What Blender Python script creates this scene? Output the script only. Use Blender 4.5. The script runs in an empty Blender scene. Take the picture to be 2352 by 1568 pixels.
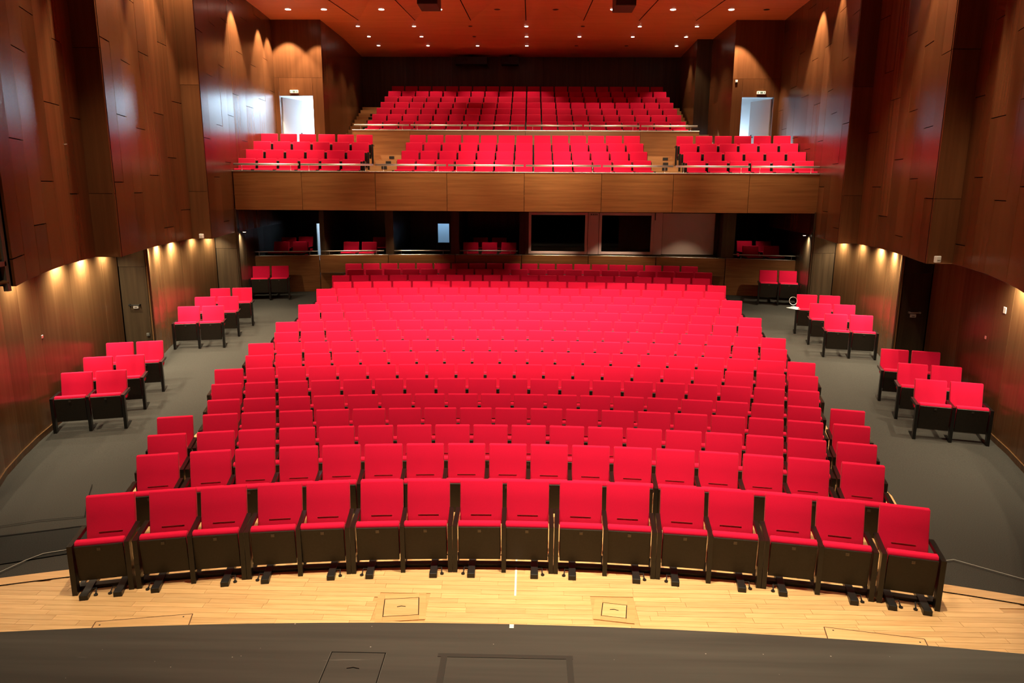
import bpy, bmesh, math, random
from mathutils import Matrix, Vector
random.seed(7)
S = bpy.context.scene
COL = S.collection
PI = math.pi

# ------------------------------------------------------------------ camera
CAMPOS = Vector((0.2412, 0.0, 4.335))
PITCH, YAW, ROLL, FPX = math.radians(12.0297), math.radians(1.29647), math.radians(0.33791), 1671.02
cp, sp = math.cos(PITCH), math.sin(PITCH)
fwd = Vector((-math.sin(YAW) * cp, math.cos(YAW) * cp, -sp))
rgt = Vector((math.cos(YAW), math.sin(YAW), 0))
upv = rgt.cross(fwd)
r2 = rgt * math.cos(ROLL) + upv * math.sin(ROLL)
u2 = upv * math.cos(ROLL) - rgt * math.sin(ROLL)
cd = bpy.data.cameras.new('camera'); cam = bpy.data.objects.new('camera', cd); COL.objects.link(cam)
cd.sensor_width = 36; cd.sensor_fit = 'HORIZONTAL'; cd.lens = FPX / 2352 * 36
cd.clip_start = 0.05; cd.clip_end = 200
M = Matrix(((r2.x, u2.x, -fwd.x), (r2.y, u2.y, -fwd.y), (r2.z, u2.z, -fwd.z))).to_4x4()
M.translation = CAMPOS; cam.matrix_world = M
S.camera = cam
# ------------------------------------------------------------------ world, view
W = bpy.data.worlds.new('world'); S.world = W; W.use_nodes = True
W.node_tree.nodes['Background'].inputs[0].default_value = (0.6, 0.55, 0.5, 1)
W.node_tree.nodes['Background'].inputs[1].default_value = 0.0
V = S.view_settings
V.view_transform = 'Standard'; V.look = 'None'; V.exposure = 0.0; V.gamma = 1.0; V.use_curve_mapping = False
WARM = (1.0, 0.80, 0.52)
DAY = (0.62, 0.83, 1.0)
P_HOUSE = 1500.0     # each house spot in the ceiling above the stalls
P_REAR = 170.0       # recessed lamps over the upper gallery
P_FRONT = 350.0     # recessed lamps along the front edge of that ceiling
P_WALL = 1500.0      # ceiling spots grazing the upper walls
P_WASH = 230.0       # soffit lamps grazing the lower walls
P_DOOR = 170.0      # daylit corridors behind the gallery doors

def light_spot(name, loc, power, size_deg, blend=0.4, color=WARM, radius=0.05, target=None, parent=None):
    ld = bpy.data.lights.new(name, 'SPOT'); ld.energy = power; ld.spot_size = math.radians(size_deg)
    ld.spot_blend = blend; ld.color = color; ld.shadow_soft_size = radius
    o = bpy.data.objects.new(name, ld); COL.objects.link(o); o.location = loc
    if target is not None:
        o.rotation_euler = (Vector(target) - Vector(loc)).to_track_quat('-Z', 'Y').to_euler()
    return o

def light_area(name, loc, target, sx, sy, power, color):
    ld = bpy.data.lights.new(name, 'AREA'); ld.shape = 'RECTANGLE'; ld.size = sx; ld.size_y = sy
    ld.energy = power; ld.color = color
    o = bpy.data.objects.new(name, ld); COL.objects.link(o); o.location = loc
    o.rotation_euler = (Vector(target) - Vector(loc)).to_track_quat('-Z', 'Y').to_euler()
    return o

# spots in the ceiling over the apron, the stalls and the gallery front (above the frame)
for x, p in ((-4.8, 1700), (-2.0, 2600), (0.7, 4600), (3.1, 3000), (5.3, 1600)):
    light_spot('apron_spot', (x, 6.6, 9.5), p, 56, 0.9, target=(x * 1.02, 7.0, 0.0))
for hy, q, ty in ((10.0, 1.0, 12.0), (12.6, 2.0, 17.0), (15.5, 1.8, 17.5), (18.5, 0.6, 19.5)):
    for k in (-2, -1, 0, 1, 2):
        x = k * 2.1 + 0.06
        light_spot('house_spot', (x, hy, 9.5 if hy < 16 else 8.95), P_HOUSE * q * (1.0 if abs(k) < 2 else 0.75), 58, 0.8, target=(x * 1.1, ty, 0))
for sgn in (-1, 1):
    for y in (11.0, 15.5, 19.0):
        light_spot('aisle_spot', (sgn * 5.6, y, 9.5 if y < 16 else 8.95), 700, 50, 0.9, target=(sgn * 7.6, y + 1.0, 0.5))
for x, p, t in ((-5.5, 900, -6.2), (-2.2, 1500, -2.3), (0.5, 3000, 0.7), (3.0, 1500, 3.0), (5.6, 900, 6.4)):
    light_spot('gallery_spot', (x, 17.0, 8.95), p, 52, 0.9, target=(t, 22.3, 5.0))
# narrow ceiling spots added to imitate cool daylight patches on the left aisle
for x, y, p in ((-6.3, 20.9, 120), (-6.6, 15.6, 130), (-7.2, 9.3, 120)):
    light_spot('added_cool_spot', (x + 4.5, y - 1.0, 9.4), p, 9, 1.0, color=(0.55, 0.65, 1.0), target=(x, y, 0.2))

# ------------------------------------------------------------------ materials
def nmat(name):
    m = bpy.data.materials.new(name); m.use_nodes = True
    nt = m.node_tree; b = nt.nodes['Principled BSDF']
    return m, nt, b

def plain(name, col, rough=0.5, metal=0.0, spec=0.5):
    m, nt, b = nmat(name)
    b.inputs['Base Color'].default_value = (*col, 1); b.inputs['Roughness'].default_value = rough
    b.inputs['Metallic'].default_value = metal; b.inputs['Specular IOR Level'].default_value = spec
    return m

def emit(name, col, s):
    m, nt, b = nmat(name)
    b.inputs['Base Color'].default_value = (*col, 1)
    b.inputs['Emission Color'].default_value = (*col, 1); b.inputs['Emission Strength'].default_value = s
    return m

def wood(name, c1, c2, scale, rough=0.3, bump=0.15, vary=0.25, spec=0.5, coat=0.0):
    """grain stretched along the axis with the smallest scale; every piece differs a little"""
    m, nt, b = nmat(name); N, L = nt.nodes, nt.links
    g = N.new('ShaderNodeNewGeometry'); oi = N.new('ShaderNodeObjectInfo')
    mp = N.new('ShaderNodeMapping'); mp.inputs['Scale'].default_value = scale
    ad = N.new('ShaderNodeVectorMath'); ad.operation = 'ADD'
    ml = N.new('ShaderNodeVectorMath'); ml.operation = 'SCALE'; ml.inputs['Scale'].default_value = 37.0
    L.new(oi.outputs['Random'], ml.inputs[0]); L.new(g.outputs['Position'], ad.inputs[0]); L.new(ml.outputs[0], ad.inputs[1])
    L.new(ad.outputs[0], mp.inputs['Vector'])
    n1 = N.new('ShaderNodeTexNoise'); n1.inputs['Scale'].default_value = 1.0; n1.inputs['Detail'].default_value = 6; n1.inputs['Roughness'].default_value = 0.65
    L.new(mp.outputs[0], n1.inputs['Vector'])
    cr = N.new('ShaderNodeValToRGB'); cr.color_ramp.elements[0].position = 0.3; cr.color_ramp.elements[1].position = 0.72
    cr.color_ramp.elements[0].color = (*c1, 1); cr.color_ramp.elements[1].color = (*c2, 1)
    L.new(n1.outputs['Fac'], cr.inputs['Fac'])
    hs = N.new('ShaderNodeHueSaturation')
    mr = N.new('ShaderNodeMapRange'); mr.inputs['To Min'].default_value = 1 - vary; mr.inputs['To Max'].default_value = 1 + vary
    L.new(oi.outputs['Random'], mr.inputs['Value']); L.new(mr.outputs[0], hs.inputs['Value']); L.new(cr.outputs[0], hs.inputs['Color'])
    L.new(hs.outputs[0], b.inputs['Base Color'])
    b.inputs['Roughness'].default_value = rough; b.inputs['Specular IOR Level'].default_value = spec
    b.inputs['Coat Weight'].default_value = coat; b.inputs['Coat Roughness'].default_value = 0.12
    if bump:
        bp = N.new('ShaderNodeBump'); bp.inputs['Strength'].default_value = bump; bp.inputs['Distance'].default_value = 0.004
        L.new(n1.outputs['Fac'], bp.inputs['Height']); L.new(bp.outputs[0], b.inputs['Normal'])
    return m

def noisy(name, c1, c2, scale, rough, bump=0.0, spec=0.3, sheen=0.0, detail=4):
    m, nt, b = nmat(name); N, L = nt.nodes, nt.links
    g = N.new('ShaderNodeNewGeometry'); n1 = N.new('ShaderNodeTexNoise')
    n1.inputs['Scale'].default_value = scale; n1.inputs['Detail'].default_value = detail
    L.new(g.outputs['Position'], n1.inputs['Vector'])
    cr = N.new('ShaderNodeValToRGB'); cr.color_ramp.elements[0].position = 0.35; cr.color_ramp.elements[1].position = 0.65
    cr.color_ramp.elements[0].color = (*c1, 1); cr.color_ramp.elements[1].color = (*c2, 1)
    L.new(n1.outputs['Fac'], cr.inputs['Fac']); L.new(cr.outputs[0], b.inputs['Base Color'])
    b.inputs['Roughness'].default_value = rough; b.inputs['Specular IOR Level'].default_value = spec
    b.inputs['Sheen Weight'].default_value = sheen
    if bump:
        bp = N.new('ShaderNodeBump'); bp.inputs['Strength'].default_value = bump; bp.inputs['Distance'].default_value = 0.002
        L.new(n1.outputs['Fac'], bp.inputs['Height']); L.new(bp.outputs[0], b.inputs['Normal'])
    return m

def stage_mat():
    m, nt, b = nmat('stage_black_paint'); N, L = nt.nodes, nt.links
    g = N.new('ShaderNodeNewGeometry')
    mp = N.new('ShaderNodeMapping'); mp.inputs['Scale'].default_value = (0.35, 7.0, 1); L.new(g.outputs['Position'], mp.inputs['Vector'])
    n1 = N.new('ShaderNodeTexNoise'); n1.inputs['Scale'].default_value = 1.6; n1.inputs['Detail'].default_value = 6; L.new(mp.outputs[0], n1.inputs['Vector'])
    cr = N.new('ShaderNodeValToRGB'); cr.color_ramp.elements[0].position = 0.3; cr.color_ramp.elements[1].position = 0.75
    cr.color_ramp.elements[0].color = (0.030, 0.027, 0.023, 1); cr.color_ramp.elements[1].color = (0.055, 0.050, 0.043, 1)
    L.new(n1.outputs['Fac'], cr.inputs['Fac'])
    # paint specks
    v = N.new('ShaderNodeTexVoronoi'); v.inputs['Scale'].default_value = 9.0; L.new(g.outputs['Position'], v.inputs['Vector'])
    n2 = N.new('ShaderNodeTexNoise'); n2.inputs['Scale'].default_value = 2.3; L.new(g.outputs['Position'], n2.inputs['Vector'])
    th = N.new('ShaderNodeMapRange'); th.inputs['From Min'].default_value = 0.40; th.inputs['From Max'].default_value = 0.72
    th.inputs['To Min'].default_value = 0.0; th.inputs['To Max'].default_value = 0.085
    L.new(n2.outputs['Fac'], th.inputs['Value'])
    lt = N.new('ShaderNodeMath'); lt.operation = 'LESS_THAN'; L.new(v.outputs['Distance'], lt.inputs[0]); L.new(th.outputs[0], lt.inputs[1])
    # long scuffs
    mp2 = N.new('ShaderNodeMapping'); mp2.inputs['Rotation'].default_value = (0, 0, 0.8); mp2.inputs['Scale'].default_value = (0.6, 9, 1)
    L.new(g.outputs['Position'], mp2.inputs['Vector'])
    n3 = N.new('ShaderNodeTexNoise'); n3.inputs['Scale'].default_value = 2.2; n3.inputs['Detail'].default_value = 3; L.new(mp2.outputs[0], n3.inputs['Vector'])
    sc = N.new('ShaderNodeMapRange'); sc.inputs['From Min'].default_value = 0.72; sc.inputs['From Max'].default_value = 0.80; sc.inputs['To Max'].default_value = 0.25
    L.new(n3.outputs['Fac'], sc.inputs['Value'])
    mx = N.new('ShaderNodeMath'); mx.operation = 'MAXIMUM'; L.new(lt.outputs[0], mx.inputs[0]); L.new(sc.outputs[0], mx.inputs[1])
    mix = N.new('ShaderNodeMix'); mix.data_type = 'RGBA'; mix.inputs[7].default_value = (0.36, 0.33, 0.30, 1)
    L.new(mx.outputs[0], mix.inputs[0]); L.new(cr.outputs[0], mix.inputs[6]); L.new(mix.outputs[2], b.inputs['Base Color'])
    b.inputs['Roughness'].default_value = 0.5; b.inputs['Specular IOR Level'].default_value = 0.5
    return m

RED = noisy('red_fabric', (0.60, 0.0045, 0.040), (0.68, 0.0065, 0.054), 260, 0.9, 0.25, 0.12, 0.06, 2)
SEAM = plain('red_seam', (0.17, 0.002, 0.006), 0.9)
SHELL = noisy('dark_seat_veneer', (0.010, 0.007, 0.0045), (0.015, 0.0105, 0.007), 40, 0.42, 0.0, 0.35)
BLACK = plain('black_lacquer', (0.007, 0.006, 0.0055), 0.3, 0, 0.4)
BMETAL = plain('black_metal', (0.018, 0.018, 0.018), 0.4, 0.3)
DARK = plain('dark_void', (0.006, 0.005, 0.005), 0.8, 0, 0.1)
STEEL = plain('brushed_steel', (0.95, 0.93, 0.90), 0.42, 1.0)
GREYMET = plain('grey_painted_steel', (0.10, 0.095, 0.085), 0.45)
WALLWOOD = wood('wall_veneer', (0.088, 0.031, 0.012), (0.135, 0.050, 0.019), (7, 7, 0.25), 0.27, 0.14, 0.20, 0.26)
LOWWOOD = wood('lower_wall_veneer', (0.112, 0.055, 0.022), (0.158, 0.083, 0.035), (8, 8, 0.25), 0.26, 0.12, 0.12, 0.4)
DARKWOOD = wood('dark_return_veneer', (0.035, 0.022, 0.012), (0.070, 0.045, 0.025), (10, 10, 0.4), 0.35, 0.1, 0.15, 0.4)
BALCWOOD = wood('balcony_veneer', (0.20, 0.080, 0.025), (0.33, 0.145, 0.050), (0.6, 4, 14), 0.33, 0.05, 0.08, 0.4)
STEPWOOD = wood('stair_oak', (0.34, 0.16, 0.06), (0.48, 0.25, 0.10), (0.8, 6, 10), 0.35, 0.03, 0.1)
PARQ = wood('parquet_beech', (0.56, 0.33, 0.14), (0.74, 0.48, 0.24), (1.6, 26, 8), 0.42, 0.02, 0.10, 0.35)
HATCHWOOD = wood('hatch_beech', (0.52, 0.29, 0.12), (0.66, 0.40, 0.18), (1.6, 26, 8), 0.42, 0.02, 0.06, 0.35)
CEILWOOD = wood('ceiling_veneer', (0.66, 0.20, 0.085), (0.76, 0.26, 0.115), (0.5, 5, 5), 0.5, 0.02, 0.06, 0.3)
CARPET = noisy('taupe_carpet', (0.036, 0.0335, 0.030), (0.053, 0.0495, 0.044), 90, 0.95, 0.3, 0.1)
OLDCARPET = noisy('dark_floor_cloth', (0.018, 0.0175, 0.016), (0.026, 0.025, 0.023), 70, 0.9, 0.2, 0.15)
STAGE = stage_mat()
TAPE = plain('black_gaffer_tape', (0.016, 0.014, 0.012), 0.5)
WHITE = plain('white_plastic', (0.78, 0.77, 0.74), 0.5)
WTAPE = plain('white_tape', (0.85, 0.83, 0.78), 0.6)
PLASTER = plain('white_plaster', (0.80, 0.82, 0.84), 0.7)
BOUNCEFRAME = plain('pale_window_frame', (0.85, 0.66, 0.64), 0.5)  # white frames; red bounce light from the seats is tinted into the colour
BLIND = plain('pale_roller_blind', (0.78, 0.62, 0.58), 0.75)  # white blind, the red bounce light mixed into its base colour
LENS = emit('lamp_lens', (1.0, 0.90, 0.72), 14.0)
LENSW = emit('wash_lamp_lens', (1.0, 0.86, 0.60), 8.0)
OFFLENS = plain('unlit_lens', (0.02, 0.01, 0.008), 0.3)
CABLE = plain('grey_cable', (0.30, 0.29, 0.26), 0.6)
SIGNG = emit('sign_face', (0.78, 0.82, 0.66), 0.7)
def glass_mat():
    m, nt, b = nmat('window_glass')
    b.inputs['Base Color'].default_value = (0.9, 0.95, 0.93, 1); b.inputs['Roughness'].default_value = 0.02
    b.inputs['Transmission Weight'].default_value = 1.0; b.inputs['IOR'].default_value = 1.45
    return m
GLASS = glass_mat()

# ------------------------------------------------------------------ object helpers
def link(name, mesh, parent=None):
    o = bpy.data.objects.new(name, mesh); COL.objects.link(o)
    if parent: o.parent = parent
    return o

def tag(o, label=None, cat=None, group=None, kind=None):
    if label: o['label'] = label
    if cat: o['category'] = cat
    if group: o['group'] = group
    if kind: o['kind'] = kind
    return o

def empty(name, loc, rz=0, label=None, cat=None, group=None):
    o = bpy.data.objects.new(name, None); COL.objects.link(o); o.empty_display_size = 0.1
    o.location = loc; o.rotation_euler = (0, 0, rz)
    return tag(o, label, cat, group)

def frombm(name, bm, mat, parent=None, smooth=False):
    me = bpy.data.meshes.new(name); bm.to_mesh(me); bm.free()
    for m in (mat if isinstance(mat, (list, tuple)) else [mat]): me.materials.append(m)
    if smooth:
        for p in me.polygons: p.use_smooth = True
    return link(name, me, parent)

def pmesh(name, vs, fs, mat, parent=None, smooth=False):
    me = bpy.data.meshes.new(name); me.from_pydata([tuple(v) for v in vs], [], fs); me.update()
    me.materials.append(mat)
    if smooth:
        for p in me.polygons: p.use_smooth = True
    return link(name, me, parent)

_cubes = {}
def cube_mesh(mat):
    if mat.name not in _cubes:
        bm = bmesh.new(); bmesh.ops.create_cube(bm, size=1.0)
        me = bpy.data.meshes.new('box_' + mat.name); bm.to_mesh(me); bm.free(); me.materials.append(mat)
        _cubes[mat.name] = me
    return _cubes[mat.name]

def box(name, c, s, mat, parent=None, rz=0.0):
    """a cheap piece that shares one cube mesh per material"""
    o = link(name, cube_mesh(mat), parent); o.location = c; o.scale = s; o.rotation_euler = (0, 0, rz)
    return o

def bbox(bm, x0, x1, y0, y1, z0, z1, bev=0.0, seg=2):
    r = bmesh.ops.create_cube(bm, size=1.0); vs = r['verts']
    bmesh.ops.scale(bm, vec=(x1 - x0, y1 - y0, z1 - z0), verts=vs)
    bmesh.ops.translate(bm, vec=((x0 + x1) / 2, (y0 + y1) / 2, (z0 + z1) / 2), verts=vs)
    if bev:
        es = list({e for v in vs for e in v.link_edges})
        bmesh.ops.bevel(bm, geom=es, offset=bev, segments=seg, affect='EDGES', profile=0.5, clamp_overlap=True)

def prism(bm, prof, x0, x1, bev=0.0, seg=2):
    """extrude a (y, z) profile along x"""
    a = [bm.verts.new((x0, y, z)) for y, z in prof]; b = [bm.verts.new((x1, y, z)) for y, z in prof]
    n = len(prof); fs = [bm.faces.new(a), bm.faces.new(b[::-1])]
    for i in range(n): fs.append(bm.faces.new((a[i], b[i], b[(i + 1) % n], a[(i + 1) % n])))
    bmesh.ops.recalc_face_normals(bm, faces=fs)
    if bev:
        es = [e for e in {e for f in fs for e in f.edges}]
        es = [e for e in es if len(e.link_faces) == 2 and e.calc_face_angle(0) > 0.5]
        bmesh.ops.bevel(bm, geom=es, offset=bev, segments=seg, affect='EDGES', profile=0.5, clamp_overlap=True)

def tube(bm, pts, r, n=8):
    pts = [Vector(p) for p in pts]; rings = []
    for i, p in enumerate(pts):
        d = (pts[min(i + 1, len(pts) - 1)] - pts[max(i - 1, 0)]).normalized()
        a = d.cross(Vector((0, 0, 1)));
        if a.length < 1e-3: a = d.cross(Vector((1, 0, 0)))
        a.normalize(); b = d.cross(a)
        rings.append([bm.verts.new(p + (a * math.cos(t) + b * math.sin(t)) * r) for t in [2 * PI * k / n for k in range(n)]])
    for i in range(len(rings) - 1):
        for k in range(n): bm.faces.new((rings[i][k], rings[i][(k + 1) % n], rings[i + 1][(k + 1) % n], rings[i + 1][k]))
    bm.faces.new(rings[0][::-1]); bm.faces.new(rings[-1])

def disc(bm, c, r, z0, z1, n=20):
    res = bmesh.ops.create_cone(bm, cap_ends=True, segments=n, radius1=r, radius2=r, depth=z1 - z0)
    bmesh.ops.translate(bm, vec=(c[0], c[1], (z0 + z1) / 2), verts=res['verts'])

ORD = ['', 'first', 'second', 'third', 'fourth', 'fifth', 'sixth', 'seventh', 'eighth', 'ninth', 'tenth', 'eleventh', 'twelfth',
       'thirteenth', 'fourteenth', 'fifteenth', 'sixteenth', 'seventeenth', 'eighteenth', 'nineteenth', 'twentieth']

# ------------------------------------------------------------------ floors
YC = -9.3202            # the seat rows and the stalls floor are concentric about (0, YC)
RR = [17, 18.66, 19.5, 20.36, 21.19, 22.03, 22.86, 23.675, 24.5, 25.33, 26.16, 27.0, 27.84, 28.64, 29.44, 30.245, 31.06, 31.86, 32.67, 60]
ZZ = [0, 0, 0, 0, 0.0, .034, .096, .156, .221, .282, .356, .417, .491, .572, .663, .745, .834, .921, 1.013, 1.013]
def zf_r(r):
    if r <= RR[0]: return 0.0
    for i in range(len(RR) - 1):
        if r <= RR[i + 1]: return ZZ[i] + (ZZ[i + 1] - ZZ[i]) * (r - RR[i]) / (RR[i + 1] - RR[i])
    return ZZ[-1]
def zf(x, y): return zf_r(math.hypot(x, y - YC))

def polar_sheet(name, radii, amin, amax, n, dz, mat, edge=None):
    vs, fs = [], []
    for r in radii:
        a0, a1 = (amin, amax) if edge is None else edge(r)
        for k in range(n + 1):
            a = a0 + (a1 - a0) * k / n
            vs.append((r * math.sin(a), YC + r * math.cos(a), zf_r(r) + dz))
    for i in range(len(radii) - 1):
        for k in range(n):
            q = i * (n + 1) + k; fs.append((q, q + 1, q + n + 2, q + n + 1))
    return pmesh(name, vs, fs, mat)
rad = [15.0, 16.0, 17.35] + [17.5 + 0.5 * k for k in range(0, 42)]
fl = polar_sheet('floor', rad, -0.62, 0.62, 40, 0.0, CARPET); tag(fl, kind='structure')
# oak-strip platform under the block of seats
EDGE = [(17.3, 4.6), (18.9, 4.65), (19.5, 5.38), (20.0, 5.50), (22.2, 5.58), (23.0, 5.72), (23.4, 5.56), (33.0, 5.52)]
def plat_edge(r):
    for (ra, xa), (rb, xb) in zip(EDGE, EDGE[1:]):
        if r <= rb:
            x = xa + (xb - xa) * max(0, (r - ra)) / (rb - ra); break
    else: x = EDGE[-1][1]
    a = math.asin(x / r); return -a, a
pl = polar_sheet('floor_platform', [17.3 + 0.3 * k for k in range(0, 53)], 0, 0, 24, 0.012, HATCHWOOD, plat_edge); tag(pl, kind='structure')
# parquet apron before the first row: a base with staves laid on it
apron = polar_sheet('floor_parquet', [14.6, 15.2, 16.0, 17.0, 17.45], -0.42, 0.42, 30, 0.004, HATCHWOOD); tag(apron, kind='structure')
RE = 31.0; CE = 5.085 - RE        # stage edge arc
def stage_y(x): return CE + math.sqrt(RE * RE - x * x)
row_w = 0.088; y = 6.12; i = 0
while y < 7.98:
    x = -6.35 + random.uniform(0, 0.7)
    while x < 6.4:
        ln = random.choice((0.62, 0.75, 0.9, 1.05))
        xm = x + ln / 2; ri = math.hypot(xm, y - YC)
        if ri < 17.36 and abs(xm) < 6.6 and not (abs(xm) > 5.6 and ri > 17.25):
            hole = any(abs(xm - hx) < ln / 2 + hw and abs(y - hy) < 0.28 for hx, hy, hw in ((-1.06, 6.86, 0.27), (1.17, 6.87, 0.23)))
            if not hole:
                box('stave', (xm, y, 0.008), (ln - 0.003, row_w - 0.003, 0.008), PARQ, apron)
            else:
                for a0, a1 in ((x, -1.33), (-0.79, x + ln), (x, 0.94), (1.40, x + ln)):
                    if a1 - a0 > 0.06 and a0 >= x - 1e-6 and a1 <= x + ln + 1e-6 and not any(a0 < hx < a1 for hx in (-1.06, 1.17)):
                        box('stave', ((a0 + a1) / 2, y, 0.008), (a1 - a0 - 0.003, row_w - 0.003, 0.008), PARQ, apron)
        x += ln
    y += row_w; i += 1
# border batten where the parquet meets the carpet
for sgn, nm in ((-1, 'trim_1'), (1, 'trim_2')):
    vs, fs = [], []
    for k in range(9):
        a = sgn * (0.272 + 0.012 * k)
        for r, z in ((17.35, 0.02), (17.52, 0.02)):
            vs.append((r * math.sin(a), YC + r * math.cos(a), z))
    fs = [(2 * k, 2 * k + 1, 2 * k + 3, 2 * k + 2) for k in range(8)]
    tag(pmesh(nm, vs, fs, HATCHWOOD), kind='structure')
    vs = []
    for k in range(9):
        a = sgn * (0.272 + 0.012 * k)
        for r, z in ((17.338, 0.021), (17.35, 0.021)):
            vs.append((r * math.sin(a), YC + r * math.cos(a), z))
    tag(pmesh('trim_3' if sgn < 0 else 'trim_4', vs, fs, DARK), kind='structure')
# dark cloth laid beside the first rows
vs, fs = [], []
def cloth(nm, pts, mat, z0):
    vs = [(x, y, zf(x, y) + z0) for x, y in pts]
    return tag(pmesh(nm, vs, [tuple(range(len(pts)))], mat), kind='structure')
cloth('floor_cloth_left', [(-7.4, 6.9), (-4.95, 7.98), (-5.0, 8.5), (-5.5, 8.56), (-6.35, 8.28), (-7.6, 7.9)], OLDCARPET, 0.014)
def strip(nm, pts, w, z0, mat):
    bm = bmesh.new()
    for (xa, ya), (xb, yb) in zip(pts, pts[1:]):
        d = Vector((xb - xa, yb - ya)); n = Vector((-d.y, d.x)).normalized() * w / 2
        q = [bm.verts.new((px + s * n.x, py + s * n.y, zf(px, py) + z0)) for px, py, s in ((xa, ya, 1), (xa, ya, -1), (xb, yb, -1), (xb, yb, 1))]
        bm.faces.new(q)
    return frombm(nm, bm, mat)
for k, (pts, w) in enumerate((([(-6.75, 8.40), (-6.14, 8.69), (-5.69, 8.81), (-5.62, 8.83)], 0.016), ([(-5.62, 8.83), (-5.86, 9.27), (-6.14, 9.87)], 0.010),
                              ([(-6.6, 8.14), (-6.0, 8.36), (-5.49, 8.55), (-5.1, 8.62)], 0.026))):
    tag(strip('trim_%d' % (5 + k), pts, w, 0.02, DARK), kind='structure')

# stage floor, one metre up, with a curved front edge
vs, fs = [], []
NX = 40
for k in range(NX + 1):
    x = -9 + 18 * k / NX; ye = stage_y(x)
    vs += [(x, ye, 1.0), (x, -9.0, 1.0), (x, ye, -0.1)]
for k in range(NX):
    a = 3 * k; fs += [(a, a + 3, a + 4, a + 1), (a, a + 2, a + 5, a + 3)]
st = pmesh('floor_stage', vs, fs, STAGE); tag(st, kind='structure')

# ------------------------------------------------------------------ walls
ZS = 3.05       # underside of the upper walls
ZC = 9.62       # ceiling
AX = 0.06       # hall axis
UP = [[(4.4, 6.0), (5.5, 7.6), (6.34, 9.05)],
      [(6.34, 9.05), (6.62, 9.68), (6.86, 10.3), (7.08, 10.9), (7.28, 11.5), (7.42, 12.1), (7.52, 12.5), (7.58, 12.9)],
      [(7.13, 12.9), (7.27, 13.5), (7.42, 14.1), (7.57, 14.7), (7.70, 15.3), (7.80, 15.9), (7.88, 16.5), (7.92, 17.0), (7.93, 17.5)],
      [(7.50, 17.55), (7.60, 18.2), (7.71, 18.85), (7.82, 19.5), (7.93, 20.15), (8.02, 20.8), (8.07, 21.4), (8.12, 22.0), (8.16, 22.7), (8.20, 23.3), (8.24, 24.0), (8.29, 24.6), (8.34, 25.25)]]
LOW = [[(5.2, 6.2), (6.2, 7.4), (6.9, 8.5), (7.4, 9.5), (7.72, 10.2), (7.95, 10.9), (8.10, 11.5), (8.20, 12.1), (8.31, 12.75), (8.42, 13.4), (8.52, 14.05), (8.59, 14.72), (8.65, 15.4)],
       [(8.00, 15.4), (8.22, 15.95), (8.39, 16.5), (8.51, 17.1), (8.58, 17.7), (8.62, 18.3), (8.62, 18.9), (8.59, 19.5), (8.53, 20.1)],
       [(7.88, 20.1), (8.02, 20.7), (8.14, 21.3), (8.25, 21.9), (8.35, 22.5), (8.44, 23.1), (8.5, 23.8), (8.52, 24.6), (8.52, 25.4), (8.52, 26.2), (8.52, 27.0)]]

def backing(name, pts, z0, z1, mat, off, sgn):
    vs, fs = [], []
    for x, y in pts: vs += [(AX + sgn * (x + off), y, z0), (AX + sgn * (x + off), y, z1)]
    for k in range(len(pts) - 1): a = 2 * k; fs.append((a, a + 2, a + 3, a + 1))
    return tag(pmesh(name, vs, fs, mat), kind='structure')

def panels(parent, pts, zc, mat, sgn, gap=0.007, th=0.03, zfun=None):
    """one board for each segment and height interval; zc gives the horizontal joints of column i"""
    for i, ((xa, ya), (xb, yb)) in enumerate(zip(pts, pts[1:])):
        A = Vector((AX + sgn * xa, ya)); B = Vector((AX + sgn * xb, yb)); d = B - A; L = d.length; ang = math.atan2(d.y, d.x)
        n = Vector((d.y, -d.x)).normalized()
        if n.x * sgn < 0: n = -n
        mid = (A + B) / 2
        zs = zc(i)
        for z0, z1 in zip(zs, zs[1:]):
            if zfun: z0 = max(z0, zfun(mid.x, mid.y) - 0.02)
            c = mid + n * (th / 2 + random.uniform(0, 0.004))
            box('panel', (c.x, c.y, (z0 + z1) / 2), (L - gap, th, z1 - z0 - 0.014), mat, parent, ang)

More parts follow.
